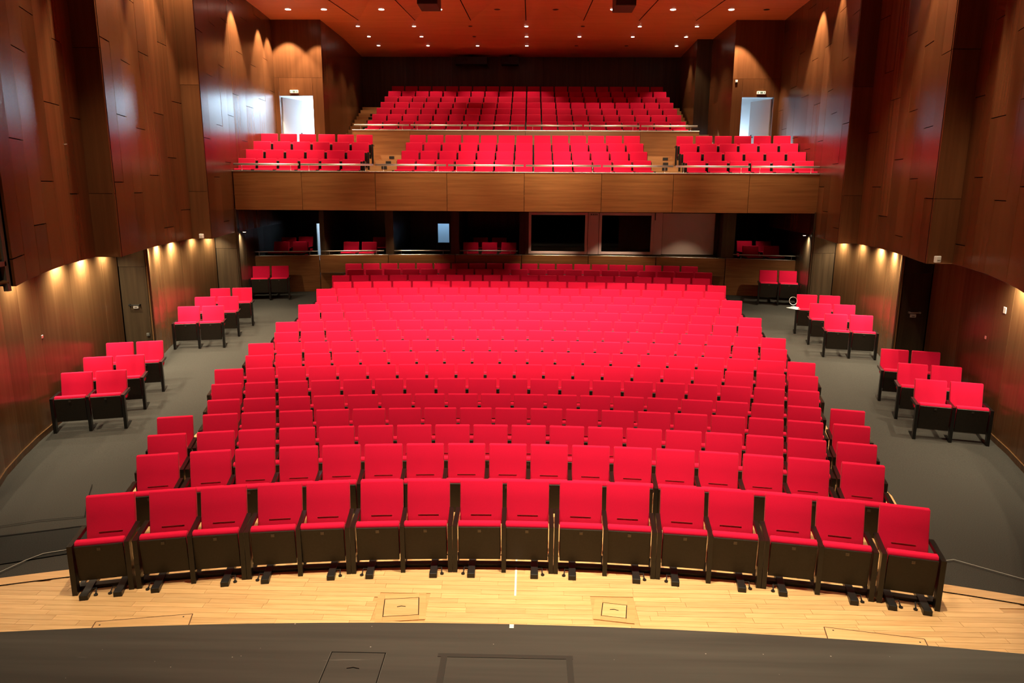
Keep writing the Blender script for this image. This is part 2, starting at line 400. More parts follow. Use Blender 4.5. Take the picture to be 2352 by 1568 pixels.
JO = [0.0, 1.25, 0.35, 1.65, 0.75, 2.0, 0.2, 1.4]
def joints(off, base=4.17, step=2.42):
    def f(i):
        o = JO[(i + off) % len(JO)]
        z = [ZS]
        k = base + o
        while k - step > ZS + 0.3: k -= step
        while k < ZC - 0.2:
            if k > ZS + 0.3: z.append(k)
            k += step
        return z + [ZC]
    return f
RJ = lambda i: [ZS, 4.17, 6.59, 9.0, ZC]
for sgn, side in ((-1, 'left'), (1, 'right')):
    for j, pts in enumerate(UP):
        if j == 0 and sgn < 0: continue           # the left side opens onto the stage gallery there
        w = backing('wall_%s_bay_%d' % (side, j), pts, ZS, ZC + 0.3, DARK, 0.045, sgn)
        panels(w, pts, joints(3 * j + (0 if sgn < 0 else 2)), WALLWOOD, sgn)
    # transverse returns that face the stage
    for j, (xa, xb, y) in enumerate(((7.13, 7.60, 12.9), (7.50, 7.95, 17.53))):
        r = tag(pmesh('wall_%s_return_%d' % (side, j), [(AX + sgn * xa, y + .05, ZS), (AX + sgn * (xb + .4), y + .05, ZS), (AX + sgn * (xb + .4), y + .05, ZC), (AX + sgn * xa, y + .05, ZC)], [(0, 1, 2, 3)], DARK), kind='structure')
        zs = RJ(0)
        for z0, z1 in zip(zs, zs[1:]):
            box('panel', (AX + sgn * (xa + xb) / 2, y + 0.016, (z0 + z1) / 2), (xb - xa, 0.03, z1 - z0 - 0.008), WALLWOOD, r)
    # soffit under the upper wall
    allp = [p for seg in UP[(1 if sgn < 0 else 0):] for p in seg]
    vs, fs = [], []
    for x, y in allp: vs += [(AX + sgn * x, y, ZS + 0.005), (AX + sgn * 9.3, y, ZS + 0.005)]
    for k in range(len(allp) - 1): fs.append((2 * k, 2 * k + 1, 2 * k + 3, 2 * k + 2))
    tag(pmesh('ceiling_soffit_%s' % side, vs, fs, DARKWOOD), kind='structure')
    # lower walls
    for j, pts in enumerate(LOW):
        zt = ZS if j < 2 else 3.70
        w = backing('wall_%s_lower_%d' % (side, j), pts, -0.1, zt + 0.1, DARK, 0.045, sgn)
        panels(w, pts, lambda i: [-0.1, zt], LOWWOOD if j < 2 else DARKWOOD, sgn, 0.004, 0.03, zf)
    for j, (xa, xb, y) in enumerate(((8.00, 8.65, 15.42), (7.88, 8.53, 20.12))):
        w = tag(pmesh('wall_%s_niche_%d' % (side, j), [(AX + sgn * xa, y + .06, 0), (AX + sgn * (xb + .3), y + .06, 0), (AX + sgn * (xb + .3), y + .06, ZS + .1), (AX + sgn * xa, y + .06, ZS + .1)], [(0, 1, 2, 3)], DARK), kind='structure')
        z0 = zf(AX + sgn * xa, y) - 0.02
        box('panel', (AX + sgn * (xa + xb) / 2, y + 0.03, (2.6 + ZS) / 2), (xb - xa, 0.04, ZS - 2.6 - .006), DARKWOOD, w)
        box('panel', (AX + sgn * (xa + 0.05), y + 0.03, (z0 + 2.6) / 2), (0.1, 0.04, 2.6 - z0 - .006), DARKWOOD, w)
        # a flush service door fills the rest of the niche
        dn = tag(box('door_%d' % (1 + j + (0 if sgn < 0 else 2)), (AX + sgn * (xa + 0.1 + xb) / 2, y + 0.035, (z0 + 2.6) / 2), (xb - xa - 0.11, 0.04, 2.6 - z0 - 0.008), DARKWOOD), kind='structure')
        if j == 0:
            hx, hz = AX + sgn * 8.36, 1.77
            bm = bmesh.new()
            bbox(bm, -0.12, 0.12, -0.075, -0.055, -0.012, 0.012, 0.004, 1); bbox(bm, -0.12, -0.1, -0.06, 0, -0.02, 0.02); bbox(bm, 0.1, 0.12, -0.06, 0, -0.02, 0.02)
            h = frombm('door_handle', bm, STEEL if sgn > 0 else BMETAL); h.parent = dn; h.matrix_parent_inverse = Matrix.Identity(4)
            h.location = ((hx - dn.location.x) / dn.scale.x, -0.5, (hz - dn.location.z) / dn.scale.z); h.scale = [1 / s for s in dn.scale]
    # skirting along the near lower wall
    vs, fs = [], []
    for x, y in LOW[0]:
        z = zf(x, y)
        vs += [(AX + sgn * (x - 0.02), y, z), (AX + sgn * (x - 0.02), y, z + 0.1), (AX + sgn * (x + .01), y, z + 0.1)]
    for k in range(len(LOW[0]) - 1): a = 3 * k; fs += [(a, a + 3, a + 4, a + 1), (a + 1, a + 4, a + 5, a + 2)]
    tag(pmesh('baseboard_%s' % side, vs, fs, LOWWOOD), kind='structure')

# rear bays of the gallery: end walls with a doorway, inner walls, back wall
YB = 25.25
GZ = 5.0
def wallrect(name, x0, x1, y0, y1, z0, z1, mat):
    return tag(pmesh(name, [(x0, y0, z0), (x1, y1, z0), (x1, y1, z1), (x0, y0, z1)], [(0, 1, 2, 3)], mat), kind='structure')
def frontal(parent, x0, x1, y, z0, z1, mat, th=0.03, gap=0.006):
    box('panel', ((x0 + x1) / 2, y + th / 2, (z0 + z1) / 2), (x1 - x0 - gap, th, z1 - z0 - gap), mat, parent)
DOORS = {-1: (-8.14, -7.02), 1: (7.19, 8.24)}
for sgn, side in ((-1, 'left'), (1, 'right')):
    d0, d1 = DOORS[sgn]
    xo, xi = (-8.36, -6.66) if sgn < 0 else (8.46, 6.85)
    lo, hi = min(xo, xi), max(xo, xi)
    w = wallrect('wall_%s_end' % side, lo - (.3 if sgn < 0 else 0), hi + (0 if sgn < 0 else .3), YB + 0.04, YB + 0.04, 7.8, ZC + .3, DARK)
    frontal(w, lo, hi, YB, 7.82, ZC, WALLWOOD); 
    frontal(w, lo, d0, YB, GZ, 7.82, WALLWOOD); frontal(w, d1, hi, YB, GZ, 7.82, WALLWOOD); frontal(w, d0, d1, YB, 7.25, 7.82, WALLWOOD)
    wallrect('wall_%s_end_jamb' % side, d0, d0, YB, YB + .2, GZ, 7.25, WALLWOOD); wallrect('wall_%s_end_jamb_b' % side, d1, d1, YB, YB + .2, GZ, 7.25, WALLWOOD)
    wallrect('wall_%s_end_head' % side, d0, d1, YB, YB + .001, 7.24, 7.25, WALLWOOD)
    # inner wall along the stairs
    for k, (ya, yb, xx, xy) in enumerate(((YB, 28.4, xi, xi),) + (((28.4, 32.2, -6.66, -6.85),) if sgn < 0 else ((28.4, 32.2, 6.3, 6.45),))):
        n = 5
        b = wallrect('wall_%s_stair_%d' % (side, k), xx + sgn * .05, xy + sgn * .05, ya, yb, GZ - .1, ZC + .2, DARK)
        for q in range(n):
            t0, t1 = q / n, (q + 1) / n
            A = Vector((xx + (xy - xx) * t0, ya + (yb - ya) * t0)); B = Vector((xx + (xy - xx) * t1, ya + (yb - ya) * t1)); d = B - A
            zs = [GZ - .1, 7.3 + 0.6 * (q % 3), ZC]
            for z0, z1 in zip(zs, zs[1:]):
                box('panel', ((A.x + B.x) / 2 + sgn * .02, (A.y + B.y) / 2, (z0 + z1) / 2), (d.length - .006, .03, z1 - z0 - .006), WALLWOOD, b, math.atan2(d.y, d.x))
    if sgn > 0: wallrect('wall_right_jog', 6.3, 6.87, 28.4, 28.4, GZ - .1, ZC, DARKWOOD)
    # daylit corridor behind the doorway
    x0, x1 = (d0 - 1.6, -6.74) if sgn < 0 else (6.93, d1 + 1.4)
    c = [(x0, YB + .2), (x1, YB + .2), (x1, YB + 2.3), (x0, YB + 2.3)]
    vs = [(a, b, GZ) for a, b in c] + [(a, b, 7.45) for a, b in c]
    tag(pmesh('wall_%s_corridor' % side, vs, [(1, 2, 6, 5), (2, 3, 7, 6), (3, 0, 4, 7), (0, 1, 2, 3), (4, 5, 6, 7)], PLASTER), kind='structure')
    # open door leaf, hinged at the outer jamb
    hx = d0 if sgn < 0 else d1
    leaf = empty('door_%d' % (5 if sgn < 0 else 6), (hx, YB + .2, GZ), 0); tag(leaf, kind='structure')
    leaf.rotation_euler = (0, 0, math.radians(66) if sgn < 0 else math.radians(114))
    bm = bmesh.new(); bbox(bm, 0.02, 1.02, -0.025, 0.025, 0.01, 2.22, 0.004, 1); frombm('door_leaf', bm, PLASTER, leaf)
    bm = bmesh.new()
    for s in (-1, 1):
        bbox(bm, 0.86, 0.90, s * .035 - .008, s * .035 + .008, 0.88, 1.12); bbox(bm, 0.76, 0.90, s * .06 - .01, s * .06 + .01, 1.02, 1.045)
    frombm('door_handle', bm, BLACK, leaf)
light_area('corridor_daylight', (-7.45, YB + 1.9, 7.40), (-7.45, YB + 2.3, 5.6), 1.3, .5, P_DOOR, DAY)
light_area('corridor_daylight', (7.5, YB + 1.3, 5.9), (7.5, YB + 2.3, 5.5), 1.6, 0.7, P_DOOR * 0.22, DAY)

bw = wallrect('wall_back', -7.2, 6.8, 32.25, 32.25, GZ, ZC + .2, DARK)
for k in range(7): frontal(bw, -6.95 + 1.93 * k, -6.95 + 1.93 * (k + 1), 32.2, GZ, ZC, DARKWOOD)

# ------------------------------------------------------------------ ceiling
YE = 25.35
vs = [(-7.2, YE, ZC), (6.9, YE, ZC), (6.9, 32.3, ZC), (-7.2, 32.3, ZC)]
cl = tag(pmesh('ceiling', vs, [(0, 1, 2, 3)], CEILWOOD), kind='structure')
CX = [-7.3, -5.42, -3.56, -1.74, 0.06, 1.93, 3.73, 5.57, 7.4]
# folded fan of ceiling panels in front: flat strips with a wedge that tips up beside each crease
Y0 = YE - 5.3
fan = tag(pmesh('ceiling_fan', [(-9.2, YE, ZC + .35), (9.2, YE, ZC + .35), (9.2, 0, ZC + .35), (-9.2, 0, ZC + .35)], [(0, 1, 2, 3)], DARK), kind='structure')
def cz(y): return ZC + (YE - y) * -0.006
for i in range(len(CX) - 1):
    a, b = CX[i], CX[i + 1]
    left = b <= 0.1                                   # the wedge lies on the far side of each crease from the axis
    last = 3.4
    if left:
        if i == 0:
            P = [(-9.0, YE), (b, YE), (b, Y0), (-9.0, Y0)]
            pmesh('panel', [(x, y, cz(y)) for x, y in P], [(0, 1, 2, 3)], CEILWOOD, fan)
            continue
        q = [(a, YE, ZC), (b, YE, ZC), (b, Y0, cz(Y0)), (b - .02, Y0 + .02, cz(Y0)), ]
        pmesh('panel', q, [(0, 1, 2, 3)], CEILWOOD, fan)
        pmesh('panel', [(a, YE, ZC), (b - .02, Y0 + .02, cz(Y0)), (b, Y0, cz(Y0)), (a, Y0, cz(Y0) - .30)], [(0, 1, 2, 3)], CEILWOOD, fan)
        pmesh('riser', [(a, YE, ZC), (a, Y0, cz(Y0) - .30), (a, Y0, cz(Y0))], [(0, 1, 2)], CEILWOOD, fan)
    else:
        if i == len(CX) - 2:
            P = [(a, YE), (9.2, YE), (9.2, Y0), (a, Y0)]
            pmesh('panel', [(x, y, cz(y)) for x, y in P], [(0, 1, 2, 3)], CEILWOOD, fan)
            continue
        q = [(a, YE, ZC), (b, YE, ZC), (a + .02, Y0 + .02, cz(Y0)), (a, Y0, cz(Y0))]
        pmesh('panel', q, [(0, 1, 2, 3)], CEILWOOD, fan)
        pmesh('panel', [(b, YE, ZC), (b, Y0, cz(Y0) - .30), (a, Y0, cz(Y0)), (a + .02, Y0 + .02, cz(Y0))], [(0, 1, 2, 3)], CEILWOOD, fan)
        pmesh('riser', [(b, YE, ZC), (b, Y0, cz(Y0) - .30), (b, Y0, cz(Y0))], [(0, 1, 2)], CEILWOOD, fan)
tag(pmesh('ceiling_front', [(-9.2, 1.5, ZC + .1), (9.2, 1.5, ZC + .1), (9.2, Y0 + .1, ZC + .1), (-9.2, Y0 + .1, ZC + .1)], [(0, 1, 2, 3)], CEILWOOD), kind='structure')
for i in range(1, len(CX) - 1):
    pmesh('joint', [(CX[i] - .014, YE, ZC - .004), (CX[i] + .014, YE, ZC - .004), (CX[i] + .014, Y0, cz(Y0) - .31), (CX[i] - .014, Y0, cz(Y0) - .31)], [(0, 1, 2, 3)], DARK, fan)
tag(pmesh('wall_stage_house', [(-9.5, -9, 0), (9.5, -9, 0), (9.5, -9, 11), (-9.5, -9, 11), (-9.5, 2, 11), (9.5, 2, 11), (-9.5, 6.2, 0), (9.5, 6.2, 0), (-9.5, 6.2, 11), (9.5, 6.2, 11)],
          [(0, 1, 2, 3), (3, 2, 5, 4), (0, 6, 8, 3), (1, 7, 9, 2)], DARK), kind='structure')

# recessed lamps
def downlight(x, y, z, r, lit, label, group, power, cone, target=None):
    o = empty('downlight', (x, y, z), 0, label, 'downlight', group)
    bm = bmesh.new(); disc(bm, (0, 0), r * 1.18, -0.012, 0.0); frombm('trim_ring', bm, plain_ring, o)
    bm = bmesh.new(); disc(bm, (0, 0), r, -0.018, -0.011); frombm('lens', bm, LENS if lit else OFFLENS, o)
    if lit: light_spot('downlight_lamp', (x, y, z - 0.03), power, cone, 0.5, target=target or (x, y, 0), radius=r * .6)
    return o
plain_ring = plain('lamp_ring', (0.35, 0.16, 0.08), 0.4)
GX = [-5.64, -3.73, -1.82, 0.07, 1.97, 3.88, 5.79]
LIT = {0: (1, 1, 0, 1, 0, 1, 1), 1: (1, 1, 0, 1, 1, 1, 1), 2: (1, 1, 1, 1, 0, 0, 1)}
for k, gy in enumerate((26.2, 27.93, 29.66)):
    for q, gx in enumerate(GX):
        nm = ('front', 'middle', 'back')[k]
        downlight(gx, gy, ZC, 0.06, LIT[k][q], '%s recessed downlight, %s from the left in the %s row over the upper gallery' % ('lit' if LIT[k][q] else 'unlit', ORD[q + 1], nm),
                  'recessed lamps over the upper gallery', P_REAR, 84)
for q, (fx, lit) in enumerate(((-7.24, 1), (-6.13, 1), (-4.36, 1), (-2.58, 1), (-0.81, 0), (0.97, 0), (2.72, 1), (4.53, 1), (6.29, 1), (7.35, 0))):
    downlight(fx, 23.8, ZC + 0.0, 0.085, lit, '%s round downlight, %s from the left along the folded ceiling' % ('lit' if lit else 'unlit', ORD[q + 1]),
              'downlights in the folded ceiling', P_FRONT, 75, (fx, 23.0, 0))

# ceiling spots that graze the upper walls
for sgn, rows_ in ((-1, ((1, 10.6, .3), (2, 13.5, 1.2), (2, 15.9, 1.2), (2, 17.2, .35), (3, 21.2, .9), (3, 23.7, .9), (3, 18.4, 0.0))),
                   (1, ((1, 10.4, .55), (2, 13.6, 1.0), (2, 14.5, .3), (3, 21.3, 1.0), (3, 19.4, 0.35), (0, 8.4, .3)))):
    for j, y, p in rows_:
        if p <= 0: continue
        pts = UP[j]
        x = next((xa + (xb - xa) * (y - ya) / (yb - ya) for (xa, ya), (xb, yb) in zip(pts, pts[1:]) if ya <= y <= yb), pts[0][0])
        light_spot('wall_spot', (AX + sgn * (x - 0.42), y, ZC - 0.08), P_WALL * p, 66, 0.45, target=(AX + sgn * (x - 0.05), y, 5.5), radius=.03)
light_spot('wall_spot', (-7.75, YB - .6, ZC - .08), P_WALL * .7, 80, 0.35, target=(-7.75, YB - .3, 6.0), radius=.03)
light_spot('wall_spot', (-6.75, YB - .6, ZC - .08), P_WALL * .45, 72, 0.35, target=(-6.75, YB - .3, 6.0), radius=.03)
light_spot('wall_spot', (6.9, YB - .6, ZC - .08), P_WALL * .6, 72, 0.35, target=(6.95, YB - .3, 6.0), radius=.03)

# soffit lamps over the lower walls
def low_x(j, y):
    pts = LOW[j]
    return next((xa + (xb - xa) * (y - ya) / (yb - ya) for (xa, ya), (xb, yb) in zip(pts, pts[1:]) if ya <= y <= yb), pts[0][0])
WASH = {-1: ((0, 9.9, .6), (0, 11.3, 1), (0, 12.9, 1.6), (0, 13.9, 1.6), (0, 14.8, .6), (1, 15.75, 1.3), (1, 16.7, 1.5), (1, 17.7, 1.5), (1, 18.9, .5), (1, 19.75, .6), (2, 20.5, 1.0)),
        1: ((0, 10.6, .9), (0, 11.75, 1.6), (1, 15.7, 1.3), (1, 16.6, 1.6), (1, 17.6, 1.5), (1, 18.7, .5), (1, 19.7, .6), (2, 20.8, 1.0))}
for sgn in (-1, 1):
    for q, (j, y, p) in enumerate(WASH[sgn]):
        x = AX + sgn * (low_x(j, y) - 0.13)
        o = empty('wall_washer', (x, y, ZS), 0, 'small recessed wall washer, %s from the stage above the %s lower wall' % (ORD[q + 1], 'left' if sgn < 0 else 'right'), 'wall lamp', 'wall washers along the lower walls')
        bm = bmesh.new(); disc(bm, (0, 0), 0.05, -0.014, 0.0, 14); frombm('trim_ring', bm, plain_ring, o)
        bm = bmesh.new(); disc(bm, (0, 0), 0.038, -0.02, -0.013, 14); frombm('lens', bm, LENSW, o)
        light_spot('washer_lamp', (x, y, ZS - .03), P_WASH * p, 150, 1.0, color=(1, .86, .58), target=(x + sgn * 0.35, y, 1.0), radius=.03)

# ------------------------------------------------------------------ lower gallery
YF = 20.15
fr = wallrect('wall_gallery_front', AX - 7.95, AX + 7.95, YF + .06, YF + .06, 3.66, 4.70, DARK)
PX = [-7.85, -5.98, -3.96, -2.01, 0.09, 2.18, 4.11, 6.14, 8.0]
for a, b in zip(PX, PX[1:]): frontal(fr, a, b, YF, 3.66, 4.69, BALCWOOD, 0.05, 0.012)
bm = bmesh.new(); bbox(bm, AX - 7.93, AX + 7.93, YF - .015, YF + .12, 4.69, 4.715, 0.004, 1); tag(frombm('trim_8', bm, STEEL), kind='structure')
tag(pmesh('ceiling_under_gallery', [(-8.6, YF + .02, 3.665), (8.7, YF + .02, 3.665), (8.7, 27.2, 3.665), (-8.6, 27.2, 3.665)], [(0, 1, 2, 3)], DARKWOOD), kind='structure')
steps = [(YF + .06, 4.17), (21.62, 4.44), (22.42, 4.72), (23.2, 5.0), (YB + .3, 5.0)]
tg = tag(pmesh('floor_gallery', [(-8.45, YF, 4.1), (8.5, YF, 4.1), (8.5, YB + 4, 4.1), (-8.45, YB + 4, 4.1)], [(0, 1, 2, 3)], DARK), kind='structure')
for (y0, z), (y1, _) in zip(steps, steps[1:]):
    box('step', (0.03, (y0 + y1) / 2, z - .06), (16.8, y1 - y0, 0.12), STEPWOOD, tg)
    if z > 4.2: box('riser', (0.03, y0 + .01, z - .17), (16.8, .02, .22), STEPWOOD, tg)
# gangway steps with their lights, up to the cross passage
for sgn, xa, xb, lx in ((-1, -4.62, -3.66, (-4.2, -4.16, -4.14)), (1, 3.86, 4.90, (4.55, 4.42, 4.26))):
    for k, (y0, y1, z) in enumerate(((21.6, 22.45, 4.78), (22.4, 23.25, 4.95), (23.2, 24.1, 5.12), (24.0, 25.4, 5.30))):
        box('step', ((xa + xb) / 2, (y0 + y1) / 2, z - .15), (xb - xa, y1 - y0, .3), STEPWOOD, tg)
        if k: tag(box('step_light', (lx[3 - k], y0 - .012, z - .085), (.16, .03, .085), BMETAL), 'small dark step light, %s up the %s gangway of the lower gallery' % (ORD[k], 'left' if sgn < 0 else 'right'), 'step light', 'step lights in the lower gallery')
# handrail on the front edge: separate lengths
def rail(name, pts, r, mat, posts, label, cat='handrail', group=None, base=None):
    o = empty(name, pts[0], 0, label, cat, group)
    p0 = Vector(pts[0])
    bm = bmesh.new(); tube(bm, [Vector(p) - p0 for p in pts], r, 10); frombm('rail', bm, mat, o, True)
    for px, py, za, zb in posts:
        bm = bmesh.new(); tube(bm, [Vector((px, py, za)) - p0, Vector((px, py, zb)) - p0], 0.006, 6); frombm('post', bm, mat, o, True)
    return o
HX = [-7.86, -6.02, -3.98, -2.0, 0.1, 2.18, 4.12, 6.16, 8.02]
for k, (a, b) in enumerate(zip(HX, HX[1:])):
    rail('handrail', [(a + .03, YF + .05, 4.885), (b - .03, YF + .05, 4.885)], 0.028, STEEL,
         [(a + .25, YF + .05, 4.70, 4.885), (b - .25, YF + .05, 4.70, 4.885)], 'polished steel handrail length, %s from the left on the lower gallery front' % ORD[k + 1], group='handrail lengths on the lower gallery front')

# ------------------------------------------------------------------ upper gallery
YP = 25.4
pr = wallrect('wall_upper_front', -5.75, 5.86, YP + .05, YP + .05, GZ, 6.16, DARK)
UX = [-5.75, -3.83, -1.87, 0.07, 2.01, 3.93, 5.86]
for a, b in zip(UX, UX[1:]): frontal(pr, a, b, YP, GZ, 6.16, BALCWOOD, 0.04, 0.008)
for xx in (-5.75, 5.86): box('panel', (xx, YP + .5, 5.58), (.05, 1.0, 1.16), BALCWOOD, pr)
bm = bmesh.new(); bbox(bm, -5.78, 5.89, YP - .015, YP + .1, 6.16, 6.185, 0.004, 1); tag(frombm('trim_9', bm, STEEL), kind='structure')
for k, (a, b) in enumerate(zip(UX, UX[1:])):
    rail('handrail', [(a + .03, YP + .04, 6.335), (b - .03, YP + .04, 6.335)], 0.030, STEEL,
         [(a + .25, YP + .04, 6.17, 6.335), (b - .25, YP + .04, 6.17, 6.335)], 'polished steel handrail length, %s from the left on the upper gallery front' % ORD[k + 1], group='handrail lengths on the upper gallery front')
ug = tag(pmesh('floor_upper_gallery', [(-6.9, YP + .06, 4.9), (6.9, YP + .06, 4.9), (6.9, 32.3, 4.9), (-6.9, 32.3, 4.9)], [(0, 1, 2, 3)], DARK), kind='structure')
for k in range(7):
    z = 5.67 + .297 * k; y0 = 25.47 if k == 0 else 25.95 + .813 * k - .12; y1 = 25.95 + .813 * (k + 1) - .12 if k < 6 else 32.2
    box('step', (0.06, (y0 + y1) / 2, z - .15), (11.6, y1 - y0, .3), STEPWOOD, ug)
for sgn, xa, xb in ((-1, -6.66, -5.74), (1, 5.87, 6.85)):
    n = 16; run = 0.37
    for k in range(n):
        z = GZ + .155 * (k + 1); y0 = 25.5 + run * k
        if sgn > 0 and y0 > 28.3: xb = 6.3
        box('stair_tread', ((xa + xb) / 2, y0 + .6, z - .0775), (xb - xa, 1.2, .155), STEPWOOD, ug)
        if k < 14:
            bx = (xa + xb) / 2 + .1 * sgn * -1
            tag(box('step_light', (bx, y0 - .01, z - .075), (0.17, 0.03, 0.085), BMETAL), 'small dark step light, %s up the %s stairs of the upper gallery' % (ORD[k + 1], 'left' if sgn < 0 else 'right'), 'step light', 'step lights on the upper gallery stairs')

# ------------------------------------------------------------------ boxes behind the stalls
RP = 32.95
bx_ = polar_sheet('floor_boxes', [32.9, 33.4], -0.28, 0.28, 20, 0.0, CARPET); tag(bx_, kind='structure')
tag(pmesh('floor_box_deck', [(-8.5, 23.0, 1.6), (8.6, 23.0, 1.6), (8.6, 27.1, 1.6), (-8.5, 27.1, 1.6)], [(0, 1, 2, 3)], CARPET), kind='structure')
pw = empty('wall_rear_parapet', (0, 0, 0)); tag(pw, kind='structure')
NA = 8; A0 = math.asin(8.5 / RP)
for k in range(NA):
    a0 = -A0 + 2 * A0 * k / NA; a1 = -A0 + 2 * A0 * (k + 1) / NA
    bm = bmesh.new(); m_ = 5
    ring = []
    for q in range(m_ + 1):
        a = a0 + .0003 + (a1 - a0 - .0006) * q / m_
        ring.append([bm.verts.new((r * math.sin(a), YC + r * math.cos(a), z)) for r, z in ((RP, 0.95), (RP, 2.15), (RP + .12, 2.15), (RP + .12, 0.95))])
    for q in range(m_):
        for e in range(4): bm.faces.new((ring[q][e], ring[q][(e + 1) % 4], ring[q + 1][(e + 1) % 4], ring[q + 1][e]))
    bm.faces.new(ring[0]); bm.faces.new(ring[-1][::-1]); bmesh.ops.recalc_face_normals(bm, faces=bm.faces)
    frombm('panel', bm, BALCWOOD, pw)
    bm = bmesh.new(); tube(bm, [((RP + .06) * math.sin(a0 + (a1 - a0) * q / m_), YC + (RP + .06) * math.cos(a0 + (a1 - a0) * q / m_), 2.16) for q in range(m_ + 1)], 0.014, 6)
    frombm('cap', bm, STEEL, pw, True)
def arc(xa, xb, z, r, n=8):
    a0, a1 = math.asin(xa / r), math.asin(xb / r)
    return [(r * math.sin(a0 + (a1 - a0) * k / n), YC + r * math.cos(a0 + (a1 - a0) * k / n), z) for k in range(n + 1)]
for k, (xa, xb) in enumerate(((-8.45, -6.46), (-6.36, -4.42), (-4.1, -2.32), (-2.0, -0.12), (6.62, 8.55))):
    P = arc(xa, xb, 2.29, RP + .05); n = len(P) - 1
    rail('guard_rail', P, 0.017, STEEL, [(P[1][0], P[1][1], 2.15, 2.29), (P[n - 1][0], P[n - 1][1], 2.15, 2.29)],
         'thin steel guard rail on the rear parapet, %s from the left' % ORD[k + 1], group='guard rails on the rear parapet')
# dividing walls and rear wall of the boxes
for k, (xa, xb) in enumerate(((-6.41, -6.26), (-4.38, -4.12), (-2.3, -2.03), (-0.08, 0.2), (6.3, 6.70))):
    yf = YC + math.sqrt((RP + .15) ** 2 - xa * xa)
    tag(box('wall_divider_%d' % k, ((xa + xb) / 2, (yf + 26.9) / 2, 2.63), (xb - xa, 26.9 - yf, 2.06), DARKWOOD), kind='structure')
rb = tag(box('wall_rear_a', (-8.07, 27.05, 2.3), (0.88, .1, 2.8), DARKWOOD), kind='structure')
for n_, (xa, xb, za, zb) in enumerate(((-7.50, -3.13, 0.9, 3.7), (-7.63, -7.50, 2.95, 3.7), (-3.13, -2.71, 0.9, 2.29), (-3.13, -2.71, 2.98, 3.7), (-2.71, 8.6, 0.9, 3.7))):
    tag(box('wall_rear_%s' % 'bcdef'[n_], ((xa + xb) / 2, 27.05, (za + zb) / 2), (xb - xa, .1, zb - za), DARKWOOD), kind='structure')
c = [(-9.0, 27.12), (-1.8, 27.12), (-1.8, 28.6), (-9.0, 28.6)]
vs = [(a, b, 0.9) for a, b in c] + [(a, b, 3.4) for a, b in c]
tag(pmesh('wall_foyer', vs, [(1, 2, 6, 5), (2, 3, 7, 6), (3, 0, 4, 7), (0, 1, 2, 3), (4, 5, 6, 7)], PLASTER), kind='structure')
light_area('foyer_daylight', (-7.4, 27.9, 3.36), (-7.4, 27.9, 1), 1.6, 1.0, 32, DAY)
light_area('foyer_daylight', (-3.2, 27.9, 3.36), (-3.2, 27.9, 1), 1.2, 1.0, 14, (0.35, 0.65, 1.0))

for q, (ux, lit) in enumerate(((-7.6, 0), (-5.5, 1), (-3.65, 1), (-1.85, 0), (-0.5, 0), (0.95, 1), (3.0, 1), (5.2, .4), (7.4, 0))):
    o = empty('downlight', (ux, 22.75, 3.665), 0, '%s small downlight under the gallery, %s from the left' % ('lit' if lit else 'unlit', ORD[q + 1]), 'downlight', 'small downlights under the gallery')
    bm = bmesh.new(); disc(bm, (0, 0), .05, -0.012, 0.0, 14); frombm('lens', bm, LENSW if lit else OFFLENS, o)
    if lit: light_spot('downlight_lamp', (ux, 22.75, 3.63), 120 * lit, 84, .6, target=(ux, 23.0, 1), radius=.04)
for bx0 in (-7.2, -5.3, -1.07, 7.3):
    light_spot('box_lamp', (bx0, 23.75, 3.6), 22, 75, .8, target=(bx0, 24.0, 1.6), radius=.04)
# control room: two framed panes, a broad blank bay, dark room behind
YW = 23.72
cr = empty('wall_control_room', (0, 0, 0)); tag(cr, kind='structure')
vs = [(0.25, YW + .1, 2.16), (6.3, YW + .1, 2.16), (6.3, 26.8, 2.16), (0.25, 26.8, 2.16), (0.25, YW + .1, 3.6), (6.3, YW + .1, 3.6), (6.3, 26.8, 3.6), (0.25, 26.8, 3.6)]
pmesh('room_lining', vs, [(1, 2, 6, 5), (2, 3, 7, 6), (3, 0, 4, 7), (0, 1, 2, 3), (4, 5, 6, 7)], DARK, cr)
def frame(name, xa, xb, za, zb, w, label):
    o = empty(name, ((xa + xb) / 2, YW, za)); tag(o, kind='structure')
    hx = (xb - xa) / 2; H = zb - za
    for x0, x1, z0, z1 in ((-hx, -hx + w, 0, H), (hx - w, hx, 0, H), (-hx + w, hx - w, 0, w), (-hx + w, hx - w, H - w, H)):
        bm = bmesh.new(); bbox(bm, x0, x1, 0, .06, z0, z1, 0.004, 1); frombm('window_frame', bm, BOUNCEFRAME, o)
    bm = bmesh.new(); bbox(bm, -hx + w, hx - w, .025, .033, w, H - w); frombm('pane', bm, GLASS, o)
    return o
frame('window_1', 0.22, 2.12, 2.20, 3.53, 0.085, '')
frame('window_2', 2.49, 4.24, 2.20, 3.53, 0.085, '')
box('pillar', (2.305, YW + .03, 2.865), (0.34, .06, 1.33), BOUNCEFRAME, cr)
box('pillar', (4.38, YW + .03, 2.865), (0.27, .06, 1.33), BOUNCEFRAME, cr)
bl = tag(box('roller_blind', (5.36, YW + .04, 2.865), (1.66, .02, 1.31), BLIND), 'white blind with red bounce tint drawn over the widest bay of the control room', 'blind')
for x0, x1, z0, z1 in ((0.1, 6.3, 3.53, 3.66), (6.2, 6.32, 2.12, 3.6), (0.1, 6.3, 2.10, 2.19), (0.12, 0.22, 2.1, 3.6)):
    box('surround', ((x0 + x1) / 2, YW + .02, (z0 + z1) / 2), (x1 - x0, .08, z1 - z0), DARKWOOD, cr)
o = empty('wall_light', (2.31, YW - .02, 3.40), 0, 'small reddish box fitting with four bulbs between the two control room windows', 'fitting')
bm = bmesh.new(); bbox(bm, -.13, .13, -.05, 0, -.09, .05, .01, 1); frombm('case', bm, BOUNCEFRAME, o)
